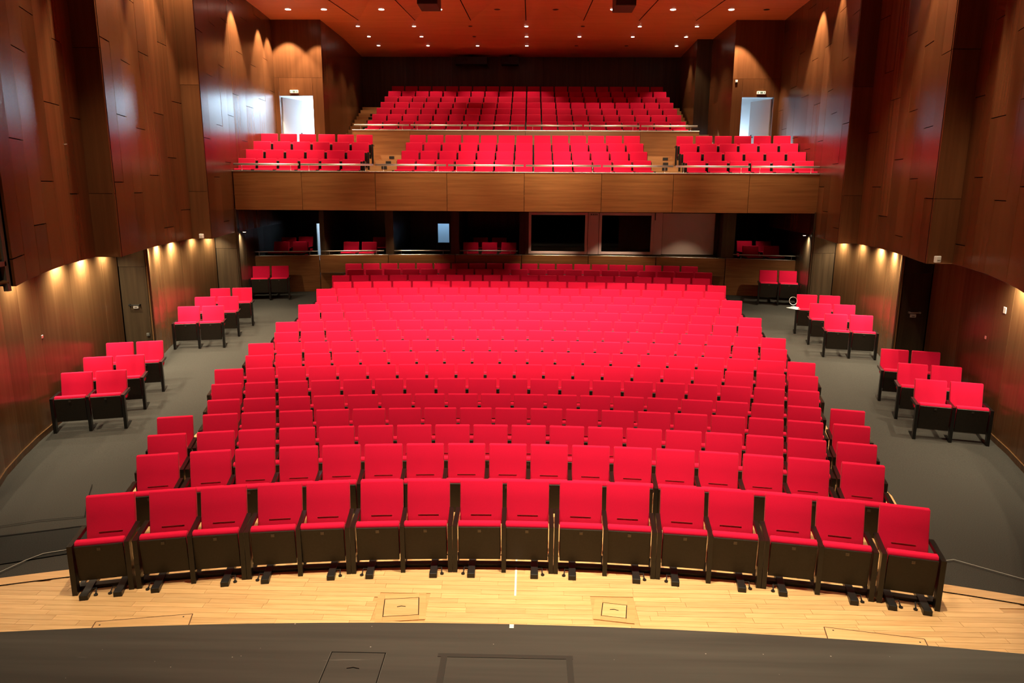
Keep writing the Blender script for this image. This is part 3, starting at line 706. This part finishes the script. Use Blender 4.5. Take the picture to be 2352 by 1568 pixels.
for q in range(4): bm = bmesh.new(); tube(bm, [(-.09 + .06 * q, -.03, .05), (-.09 + .06 * q, -.03, .09)], .012, 6); frombm('bulb', bm, BLACK, o)
o = empty('pull_rod', (4.27, YW - .03, 3.30), 0, 'short black rod hanging beside the right control room window', 'rod')
bm = bmesh.new(); tube(bm, [(0, 0, .24), (0, 0, 0)], .014, 8); frombm('shaft', bm, BLACK, o)
bm = bmesh.new(); bbox(bm, -.02, .02, -.02, .02, .24, .28); frombm('hook', bm, BLACK, o)

# ------------------------------------------------------------------ theatre seats
def mk_meshes():
    out = {}
    def add(k, bm, mat, smooth=False):
        me = bpy.data.meshes.new(k); bm.to_mesh(me); bm.free(); me.materials.append(mat)
        if smooth:
            for p in me.polygons: p.use_smooth = True
        out[k] = me
    bm = bmesh.new()
    prism(bm, [(-.004, .90), (.060, .90), (.020, .68), (-.030, .42), (-.135, .40), (-.106, .50), (-.058, .68)], -.2525, .2525, .016, 2); add('backrest', bm, RED, True)
    bm = bmesh.new(); prism(bm, [(.058, .86), (.074, .86), (-.012, .40), (-.028, .40)], -.235, .235); add('back_shell', bm, BLACK)
    bm = bmesh.new(); bbox(bm, -.122, .122, -.110, -.098, .506, .513, 0, 0); add('lumbar_seam', bm, SEAM)
    bm = bmesh.new(); prism(bm, [(-.500, .20), (-.532, .575), (-.515, .605), (-.455, .607), (-.435, .585), (-.400, .30), (-.41, .20)], -.242, .242, .012, 2); add('seat_cushion', bm, RED, True)
    bm = bmesh.new(); prism(bm, [(-.512, .15), (-.553, .566), (-.533, .566), (-.492, .15)], -.238, .238, .004, 1); add('seat_shell', bm, SHELL)
    bm = bmesh.new(); bbox(bm, -.018, .018, -.556, -.545, .505, .538); bbox(bm, -.006, .006, -.560, -.555, .515, .527); add('lock_plate', bm, STEEL_DK)
    bm = bmesh.new(); prism(bm, [(-.565, 0.0), (-.565, .582), (-.06, .582), (-.06, .535), (-.47, .535), (-.47, 0.0 + .03), (-.12, 0.0 + .03), (-.12, 0.0)], -.0255, .0255); add('side_panel', bm, BLACK)
    bm = bmesh.new(); prism(bm, [(-.565, -.045), (-.565, .582), (-.06, .582), (-.06, .535), (-.47, .535), (-.47, -.045 + .03), (-.12, -.045 + .03), (-.12, -.045)], -.0255, .0255); add('side_panel_raked', bm, BLACK)
    bm = bmesh.new(); bbox(bm, -.040, .040, -.66, .05, 0.0, .062, .003, 1); bbox(bm, -.043, .043, -.685, -.60, 0.0, .07, .005, 1); add('foot', bm, BMETAL)
    for s, nm in ((1, 'lever_r'), (-1, 'lever_l')):
        bm = bmesh.new(); tube(bm, [(s * .03, -.52, .05), (s * .085, -.52, .055), (s * .092, -.59, .03)], .007, 6); disc(bm, (s * .095, -.60), .021, .012, .026, 10); add(nm, bm, BMETAL)
    bm = bmesh.new(); bbox(bm, -.27, .27, -.44, -.36, 0.0, .05); add('floor_bar', bm, SHELL)  # low dark bar across the floor below each front-row seat
    return out
STEEL_DK = plain('dull_lock_metal', (0.10, 0.085, 0.07), 0.35, 0.8)
SM = mk_meshes()
def seat(x, y, z, rz, label, group, sides=(1,), raked=True, foot=None, name='theatre_seat'):
    o = empty(name, (x, y, z), rz, label, 'seat', group)
    b = link('backrest', SM['backrest'], o); link('lumbar_seam', SM['lumbar_seam'], b)
    link('back_shell', SM['back_shell'], o)
    c = link('seat_cushion', SM['seat_cushion'], o)
    s = link('seat_shell', SM['seat_shell'], o); link('lock_plate', SM['lock_plate'], s)
    for sd in sides:
        p = link('side_panel', SM['side_panel_raked' if raked else 'side_panel'], o); p.location = (sd * .2775, 0, 0)
    if foot is not None:
        for fx, lv in foot:
            f = link('foot', SM['foot'], o); f.location = (fx, 0, 0)
            l = link('lever', SM['lever_r' if lv > 0 else 'lever_l'], f)
        link('floor_bar', SM['floor_bar'], o)
    return o
PITCHW = 0.56
rest = []               # seats past the three hundred nearest: (x, y, z, rz, both sides)
ROWR = {2: 18.657, 3: 19.504, 4: 20.357, 5: 21.192, 6: 22.032, 7: 22.861, 8: 23.675, 9: 24.501, 10: 25.327, 11: 26.164, 12: 27.010, 13: 27.837, 14: 28.639, 15: 29.437,
        16: 30.245, 17: 31.057, 18: 31.863, 19: 32.666}
TOPZ = {2: 0.919, 3: 0.902, 4: 0.898, 5: 0.888, 6: 0.934, 7: 0.996, 8: 1.056, 9: 1.121, 10: 1.182, 11: 1.256, 12: 1.317, 13: 1.391, 14: 1.472, 15: 1.563, 16: 1.645, 17: 1.734, 18: 1.821, 19: 1.913}
# first row: movable pairs with gaps between them and a single at either end
R1 = 17.47; arcs = []
for k in range(-3, 4): arcs += [(k * 1.187 - 0.02 - .278, k, 0), (k * 1.187 - 0.02 + .278, k, 1)]
arcs = [(-4.515, -4, 2)] + arcs + [(4.475, 4, 2)]
for i, (s, k, w) in enumerate(arcs):
    a = s / R1
    sides = (-1, 1) if w in (0, 2) else (1,)
    foot = {0: [(-.09, -1)], 1: [(.09, 1)], 2: [(-.16, 1), (.17, -1)]}[w]
    if w == 2 and k > 0: foot = [(-.17, 1), (.16, -1)]
    seat(R1 * math.sin(a), YC + R1 * math.cos(a), 0.0, -a, 'red tip-up theatre seat on feet, %s from the left in the front row' % ORD[i + 1], 'seats in the first row of the stalls', sides, False, foot)
COUNT = {2: 15, 3: 16, 4: 17, 5: 18, 6: 19, 7: 20}
OUT = {2: (1, 1), 3: (1, 1), 4: (1, 1), 5: (0, 1)}
for rw in range(2, 20):
    r = ROWR[rw]; n = COUNT.get(rw, 20)
    mid = -0.02 if rw < 8 or rw % 2 else 0.41 / 0.56 * 0.56 * 0 + 0.41
    mid = (mid if rw >= 8 and rw % 2 == 0 else -0.03) * PITCHW
    arcs = [mid + (k - (n - 1) / 2) * PITCHW for k in range(n)]
    ol, orr = OUT.get(rw, (0, 0))
    lst = [(s, (1,) if k else (-1, 1)) for k, s in enumerate(arcs)]
    if ol: lst = [(arcs[0] - PITCHW - .085, (-1, 1))] + lst
    if orr: lst = lst + [(arcs[-1] + PITCHW + .085, (-1, 1))]
    for i, (s, sides) in enumerate(lst):
        a = s / r; x, y = r * math.sin(a), YC + r * math.cos(a); z = TOPZ[rw] - .90
        if rw <= 14:
            seat(x, y, z, -a, 'red tip-up theatre seat, %s from the left in the %s row from the stage' % (ORD[i + 1], ORD[rw]), 'seats in the %s row of the stalls' % ORD[rw], sides)
        else: rest.append((x, y, z, -a, sides))
# pairs along the side aisles
SP = [(7.63, 12.56, .12, 17), (7.77, 13.47, .19, 18), (7.88, 14.44, .26, 17), (7.86, 17.52, .505, 14.5), (7.86, 18.46, .60, 14), (7.85, 19.39, .695, 15), (7.72, 22.15, 1.0, 13)]
SPN = ['front pair of the near block', 'middle pair of the near block', 'rear pair of the near block', 'front pair of the far block', 'middle pair of the far block', 'rear pair of the far block', 'pair against the rear parapet']
for sgn, side in ((-1, 'left'), (1, 'right')):
    for k, (px, py, pz, ang) in enumerate(SP):
        if sgn > 0: py -= (0, 0, .03, .22, .18, .2, .1)[k]; pz -= (0, 0, 0, .02, .02, .02, 0)[k]
        rz = math.radians(ang) * -sgn
        for q in (-1, 1):
            cx, cy = sgn * px + AX * .5, py
            x = cx + q * .28 * math.cos(rz); yy = cy + q * .28 * math.sin(rz)
            seat(x, yy, pz, rz, 'red theatre seat, %s one of the %s, %s aisle' % ('left' if q < 0 else 'right', SPN[k], side), 'paired seats on the side aisles', (-1, 1) if q < 0 else (1,))
# chairs in the boxes
BC = [(-7.80, 23.60, 1.64, -6, 'darker front', 'first'), (-7.20, 23.66, 1.64, -3, 'brighter front', 'first'), (-7.85, 24.5, 1.72, -4, 'dim back left', 'first'), (-7.3, 24.6, 1.74, -4, 'back right', 'first'),
      (-5.62, 24.0, 1.62, 0, 'left front', 'second'), (-5.02, 24.0, 1.62, 0, 'right front', 'second'), (-4.85, 25.0, 1.71, 8, 'dim back', 'second'),
      (-1.70, 24.3, 1.61, 6, 'left front', 'fourth'), (-1.07, 24.3, 1.61, 0, 'middle front', 'fourth'), (-0.43, 24.3, 1.61, -6, 'right front', 'fourth'), (-1.43, 25.2, 1.71, 4, 'left back', 'fourth'), (-0.79, 25.2, 1.71, -4, 'right back', 'fourth'),
      (7.3, 23.5, 1.63, 2, 'left front', 'right-hand'), (7.92, 23.38, 1.64, 4, 'right front', 'right-hand'), (7.33, 24.3, 1.72, 3, 'left back', 'right-hand'), (7.96, 24.3, 1.72, 5, 'right back', 'right-hand')]
for x, y, z, an, wh, bxn in BC:
    seat(x, y, z, math.radians(an), 'red box seat behind the rear parapet, %s one in the %s box' % (wh, bxn), 'seats in the rear boxes', (-1, 1), False)
# galleries: everything past the nearest three hundred is one mass of seats
for k, (ry, zt) in enumerate(((21.3, 5.07), (22.08, 5.345), (22.88, 5.625), (23.68, 5.90))):
    for q in range(13): rest.append((0.06 + (q - 6) * .56, ry, zt - .90, 0, (1,) if q else (-1, 1)))
    for sgn in (-1, 1):
        xi, yi = (4.58 if sgn < 0 else 4.66) + .04 * k, ry + .05
        for q in range(6):
            s = (q + .5) * .585
            rz = math.radians(7) * -sgn
            rest.append((sgn * (xi + s * math.cos(rz)), yi - s * math.sin(abs(rz)), zt - .90, rz, (-1, 1)))
for k in range(7):
    for q in range(20): rest.append((0.08 + (q - 9.5) * .56, 26.55 + .813 * k, 6.57 + .297 * k - .90, 0, (1,) if q else (-1, 1)))
def mass():
    mats = [RED, BLACK, SHELL]
    parts = [('backrest', 0, (0,)), ('back_shell', 1, (0,)), ('seat_cushion', 0, (0,)), ('seat_shell', 2, (0,)), ('side_panel_raked', 1, None)]
    cache = {k: ([v.co.copy() for v in SM[k].vertices], [tuple(p.vertices) for p in SM[k].polygons], [p.use_smooth for p in SM[k].polygons]) for k, _, _ in parts}
    vs, fs, mi, sm = [], [], [], []
    for x, y, z, rz, sides in rest:
        c, s = math.cos(rz), math.sin(rz)
        for k, m, offs in parts:
            V_, F_, Q_ = cache[k]
            for off in (offs if offs else [sd * .2775 for sd in sides]):
                b = len(vs)
                for v in V_:
                    lx = v.x + off
                    vs.append((x + lx * c - v.y * s, y + lx * s + v.y * c, z + v.z))
                for f, q in zip(F_, Q_): fs.append(tuple(i + b for i in f)); mi.append(m); sm.append(q)
    me = bpy.data.meshes.new('theatre_seats'); me.from_pydata(vs, [], fs); me.update()
    for m in mats: me.materials.append(m)
    me.polygons.foreach_set('material_index', mi); me.polygons.foreach_set('use_smooth', sm)
    o = link('theatre_seats', me)
    tag(o, 'red tip-up seats of the rearmost stalls rows and of both galleries', 'seats', 'seats farther back', 'stuff')
mass()

# ------------------------------------------------------------------ small things
# hanging loudspeakers under the folded ceiling
for k, (sx, sy) in enumerate(((-2.50, 20.45), (2.72, 20.6))):
    o = empty('loudspeaker', (sx, sy, 9.0), 0, 'black box loudspeaker hanging from the folded ceiling, %s of the two' % ('left' if k == 0 else 'right'), 'speaker')
    bm = bmesh.new(); bbox(bm, -.27, .27, 0, .84, 0, .34, .012, 1); frombm('cabinet', bm, plain('speaker_cabinet_%d' % k, (0.045, 0.022, 0.014), .5), o)
    bm = bmesh.new(); bbox(bm, -.26, .26, -.012, 0.0, .01, .33); frombm('grille', bm, BLACK, o)
    bm = bmesh.new(); bbox(bm, .1, .13, -.016, -.012, .16, .25); frombm('badge', bm, CABLE, o)
    for px in (-.22, .22):
        bm = bmesh.new(); tube(bm, [(px, .4, .34), (px, .4, .66)], .012, 6); frombm('hanger', bm, BMETAL, o)
for k, (x0, x1) in enumerate(((-2.87, -1.56), (-0.98, -0.26))):
    o = empty('projector', ((x0 + x1) / 2, 31.5, 9.22), 0, '%s dark box hung below the ceiling before the back wall' % ('wide' if k == 0 else 'narrow'), 'box')
    w = (x1 - x0) / 2
    bm = bmesh.new(); bbox(bm, -w, w, 0, .45, 0, .30, .01, 1); frombm('case', bm, BMETAL, o)
    bm = bmesh.new(); bbox(bm, -w * .6, -w * .2, -.03, 0, .08, .22); frombm('hood', bm, BLACK, o)
    bm = bmesh.new(); bbox(bm, -.03, .03, .2, .26, .30, .42); frombm('hanger', bm, BMETAL, o)
# exit signs over the gallery doors
for k, (x, z) in enumerate(((-7.62, 7.37), (7.79, 7.38))):
    o = empty('exit_sign', (x, YB - .08, z), 0, 'small pale exit sign with dark pictograms over the %s gallery door' % ('left' if k == 0 else 'right'), 'sign')
    bm = bmesh.new(); bbox(bm, -.14, .14, 0, .07, -.05, .05, .008, 1); frombm('case', bm, WHITE, o)
    bm = bmesh.new(); bbox(bm, -.132, .132, -.004, 0, -.043, .043); f = frombm('face', bm, SIGNG, o)
    bm = bmesh.new()
    for a, b in ((-.115, -.095), (-.035, -.005), (.005, .035), (.05, .06), (.085, .105)):
        bbox(bm, a, b, -.008, -.004, -.028, .028)
    frombm('pictogram', bm, plain('sign_ink_%d' % k, (.03, .10, .05), .6), f)
# white sensors and boxes
def sensor(x, y, z, rz, label, s=.06, dark=True):
    o = empty('sensor', (x, y, z), rz, label, 'sensor')
    bm = bmesh.new(); bbox(bm, -s, s, -s * 1.2, 0, -s, s * 1.1, .008, 1); frombm('case', bm, WHITE, o)
    if dark:
        bm = bmesh.new(); bbox(bm, -s * .8, s * .8, -s, -.01, -s * 1.7, -s); frombm('eye', bm, BLACK, o)
    else:
        bm = bmesh.new(); bbox(bm, -s * .6, s * .6, -s * 1.25, -s * 1.2, -s * .3, -s * .1); frombm('slot', bm, CABLE, o)
    return o
sensor(6.97, YB, 7.74, 0, 'white motion sensor on the end wall left of the right gallery door', .038)
sensor(7.36, 12.93, 3.13, .35, 'white box at the foot of the right upper wall corner', .055, False)
sensor(-7.64, 17.5, 3.12, -.1, 'white box at the foot of the left upper wall corner', .05, False)
def atlow(sgn, y): return AX + sgn * (low_x(0, y) - .005)
sensor(atlow(1, 12.35), 12.35, 2.33, math.radians(80), 'white call box on the right lower wall', .055, False)
def knob(sgn, y, z, label):
    o = empty('door_pull', (atlow(sgn, y), y, z), math.radians(90) * sgn, label, 'knob')
    bm = bmesh.new(); bbox(bm, -.03, .03, -.02, 0, -.03, .03, .006, 1); frombm('plate', bm, STEEL, o)
    bm = bmesh.new(); tube(bm, [(0, -.02, 0), (0, -.07, -.01)], .024, 10); frombm('grip', bm, STEEL, o)
knob(-1, 12.1, 1.75, 'small brass pull knob on the near lower wall at left')
knob(1, 12.9, 1.75, 'small brass pull knob on the near lower wall at right')
# switch plates in the niches
for nm, x, z, w, h, lab, m in (('switch_plate', -8.28, 1.73, .055, .035, 'white emergency light on the dark niche door at left', WHITE), ('socket', -8.07, 1.12, .035, .035, 'dark socket low in the left niche', GREYMET),
                               ('switch_plate', 8.40, 1.70, .06, .035, 'white emergency light under the bar on the right niche door', WHITE)):
    o = empty(nm, (x, 15.43, z), 0, lab, 'fitting')
    bm = bmesh.new(); bbox(bm, -w, w, -.035, 0, -h, h, .006, 1); frombm('case', bm, m, o)
    bm = bmesh.new(); bbox(bm, -w * .5, w * .5, -.04, -.035, -h * .5, -h * .1); frombm('slot', bm, GREYMET, o)
# wall hook brackets
for sgn, y in ((-1, 12.05), (1, 11.75)):
    x = AX + sgn * 7.40
    o = empty('wall_bracket', (x, y, 4.93), math.radians(90 * sgn), 'thin metal bracket with a hanging cord on the near %s upper wall' % ('left' if sgn < 0 else 'right'), 'bracket')
    bm = bmesh.new(); tube(bm, [(-.09, 0, .04), (-.09, -.07, .02), (-.09, -.08, -.04), (.09, -.08, -.04), (.09, -.07, .02), (.09, 0, .04)], .009, 6); frombm('bar', bm, STEEL, o)
    bm = bmesh.new(); tube(bm, [(.09 * sgn, -.05, -.04), (.07 * sgn, -.03, -.45)], .008, 6); frombm('cord', bm, BLACK, o)
# stage-side gallery at the left edge
o = empty('side_gallery', (-6.36, 9.0, 3.0), 0, 'grey steel gallery frame with thin rails at the left edge of the picture', 'gallery')
bm = bmesh.new(); bbox(bm, -.03, .03, -.03, .03, 0.0, 5.0); frombm('upright', bm, GREYMET, o)
for z in (.66, .81, .97, 1.13): 
    bm = bmesh.new(); tube(bm, [(0, 0, z), (-1.2, -1.4, z)], .010, 6); frombm('rail', bm, STEEL, o)
bm = bmesh.new(); tube(bm, [(0, 0, 1.37), (-1.2, -1.4, 1.37)], .022, 8); frombm('rail', bm, STEEL, o)
bm = bmesh.new(); bbox(bm, -1.2, 0, -.05, .0, .40, .56); frombm('kick_board', bm, LOWWOOD, o)
bm = bmesh.new(); bbox(bm, -1.2, .03, -1.4, .0, .32, .38); frombm('deck', bm, GREYMET, o)
bm = bmesh.new(); tube(bm, [(.02, .0, .12), (-.9, -1.1, .02)], .028, 8); frombm('handrail', bm, LOWWOOD, o)
tag(box('wall_left_recess', (-8.2, 8.4, 6.0), (.1, 3.0, 8.0), DARK), kind='structure')
def cable(name, pts, r, label, cat='cable', mat=CABLE, z0=.012):
    o = empty(name, (pts[0][0], pts[0][1], 0), 0, label, cat)
    bm = bmesh.new(); tube(bm, [(p[0] - pts[0][0], p[1] - pts[0][1], (zf(p[0], p[1]) + z0) if len(p) < 3 else p[2]) for p in pts], r, 6)
    me = bpy.data.meshes.new('run'); bm.to_mesh(me); bm.free(); me.materials.append(mat)
    for p in me.polygons: p.use_smooth = True
    link('run', me, o)
    return o
cable('cable', [(-5.9, 7.1), (-5.72, 7.39), (-5.61, 7.66), (-5.51, 7.82), (-5.25, 7.94), (-5.0, 8.0), (-4.8, 8.02)], .0055, 'thin grey cable on the dark floor left of the front row', z0=.024)
cable('cable', [(5.0, 7.95), (5.18, 8.01), (5.33, 8.05), (5.47, 7.94), (5.61, 7.83), (5.88, 7.62), (6.2, 7.4)], .0055, 'thin grey cable on the dark floor right of the front row', z0=.024)
cable('hanging_cable', [(-6.30, 8.98, 5.9), (-6.26, 9.02, 5.3), (-6.22, 9.05, 5.05), (-6.24, 9.03, 4.85), (-6.31, 8.98, 4.78), (-6.38, 8.94, 4.83)], .010, 'black cable looped on the near edge of the left upper wall', mat=BLACK)
# papers and a wire loop on the rear pair at right
o = empty('paper_sheet', (7.20, 18.95, 1.26), .5, 'loose white paper lying on the arm of the rear right aisle seats', 'paper')
bm = bmesh.new(); bbox(bm, -.12, .12, -.17, .17, 0, .006); frombm('sheet', bm, WHITE, o)
bm = bmesh.new(); bbox(bm, -.02, .1, -.05, .12, .006, .03, .006, 1); frombm('clip_bundle', bm, PLASTER, o)
o = empty('wire_loop', (7.16, 19.0, 1.35), 0, 'thin pale wire hoop standing beside the rear right aisle seats', 'wire')
bm = bmesh.new(); tube(bm, [(.10 * math.cos(t), .03 * math.sin(t), .10 + .10 * math.sin(t)) for t in [2 * PI * k / 20 for k in range(21)]], .006, 5); frombm('hoop', bm, STEEL, o)
# floor hatches in the parquet
def hatch(x, y, rz, fw, fd, lw, ld, label, frame_mat, lid_mat, z=0.0):
    o = empty('floor_hatch', (x, y, z), rz, label, 'hatch')
    t = .014
    for a, b, c_, d in ((-fw, -lw, -fd, fd), (lw, fw, -fd, fd), (-lw, lw, -fd, -ld), (-lw, lw, ld, fd)):
        bm = bmesh.new(); bbox(bm, a + .001, b - .001, c_ + .001, d - .001, .0, t); frombm('frame_board', bm, frame_mat, o)
    bm = bmesh.new(); bbox(bm, -lw - .002, lw + .002, -ld - .002, ld + .002, .0, .006); frombm('gap', bm, DARK, o)
    bm = bmesh.new(); bbox(bm, -lw + .008, lw - .008, -ld + .008, ld - .008, .004, t); l = frombm('lid', bm, lid_mat, o)
    bm = bmesh.new(); tube(bm, [(-.045, 0, t + .003), (-.02, .006, t + .004), (0, .012, t + .004), (.02, .006, t + .004), (.045, 0, t + .003)], .003, 6); frombm('pull', bm, BMETAL, l)
    return o
hatch(-1.06, 6.86, .13, .26, .25, .185, .165, 'square wooden floor hatch with pull, left one in the parquet', HATCHWOOD, PARQ)
hatch(1.17, 6.87, -.16, .215, .20, .13, .125, 'square wooden floor hatch with pull, right one in the parquet', HATCHWOOD, PARQ)
for k, P in enumerate((((-4.09, 6.49), (-3.18, 6.66), (-3.09, 6.30), (-4.03, 6.20)), ((3.25, 6.64), (4.16, 6.47), (4.10, 6.20), (3.18, 6.30)))):
    vs = [(x, y, .0165) for x, y in P] + [(x, y, .002) for x, y in P]
    o = pmesh('cover_board', vs, [(0, 1, 2, 3), (0, 4, 5, 1), (1, 5, 6, 2), (2, 6, 7, 3), (3, 7, 4, 0)], PARQ)
    tag(o, 'screwed wooden cover board at the stage edge, %s one' % ('left' if k == 0 else 'right'), 'board')
    bm = bmesh.new()
    for (xa, ya), (xb, yb) in zip(P, P[1:] + P[:1]):
        d = Vector((xb - xa, yb - ya)); n = Vector((-d.y, d.x)).normalized() * .005
        bm.faces.new([bm.verts.new((px + s * n.x, py + s * n.y, .0170)) for px, py, s in ((xa, ya, 1), (xa, ya, -1), (xb, yb, -1), (xb, yb, 1))])
    j = frombm('joint', bm, plain('joint_brown_%d' % k, (.10, .045, .015), .8), o)
    bm = bmesh.new()
    for x, y in P[:2]:
        sx = 1 if x < (P[0][0] + P[1][0]) / 2 else -1
        disc(bm, (x + sx * .07, y - .055), .009, .0165, .0175, 8)
    frombm('screw', bm, BMETAL, o)
# trap in the stage floor, taped rectangle, white tape marks
o = empty('stage_trap', (-0.97, 4.45, 1.0), 0, 'black trap door with pull in the stage floor', 'trap door')
bm = bmesh.new(); bbox(bm, -.195, .195, -.24, .24, .0, .004); l = frombm('lid', bm, STAGE, o)
bm = bmesh.new()
for a, b, c_, d in ((-.20, -.193, -.245, .245), (.193, .20, -.245, .245), (-.2, .2, .238, .245), (-.2, .2, -.245, -.238)): bbox(bm, a, b, c_, d, 0, .005)
frombm('joint', bm, DARK, o)
bm = bmesh.new()
for a, b, c_, d in ((-.205, -.200, -.245, .245), (.200, .205, -.245, .245)): bbox(bm, a, b, c_, d, 0, .004)
frombm('edge_strip', bm, GREYMET, o)
bm = bmesh.new(); tube(bm, [(-.045, .06, .005), (-.02, .065, .006), (0, .072, .006), (.02, .065, .006), (.045, .06, .005)], .003, 6); frombm('pull', bm, BLACK, l)
o = empty('floor_tape', (0.11, 4.45, 1.0), 0, 'rectangle of black gaffer tape on the stage floor', 'tape')
for a, b, c_, d in ((-.50, .48, .215, .255), (-.475, -.43, -.5, .215), (.43, .475, -.5, .215)):
    bm = bmesh.new(); bbox(bm, a, b, c_, d, 0.0005, .003); frombm('strip', bm, TAPE, o)
tag(box('tape_mark', (0.137, 5.055, 1.0015), (.034, .05, .002), WTAPE), 'short white tape mark at the stage edge', 'tape')
tag(box('tape_line', (0.131, 7.50, .0135), (.022, .78, .002), WTAPE), 'white tape line on the parquet before the middle seats', 'tape')
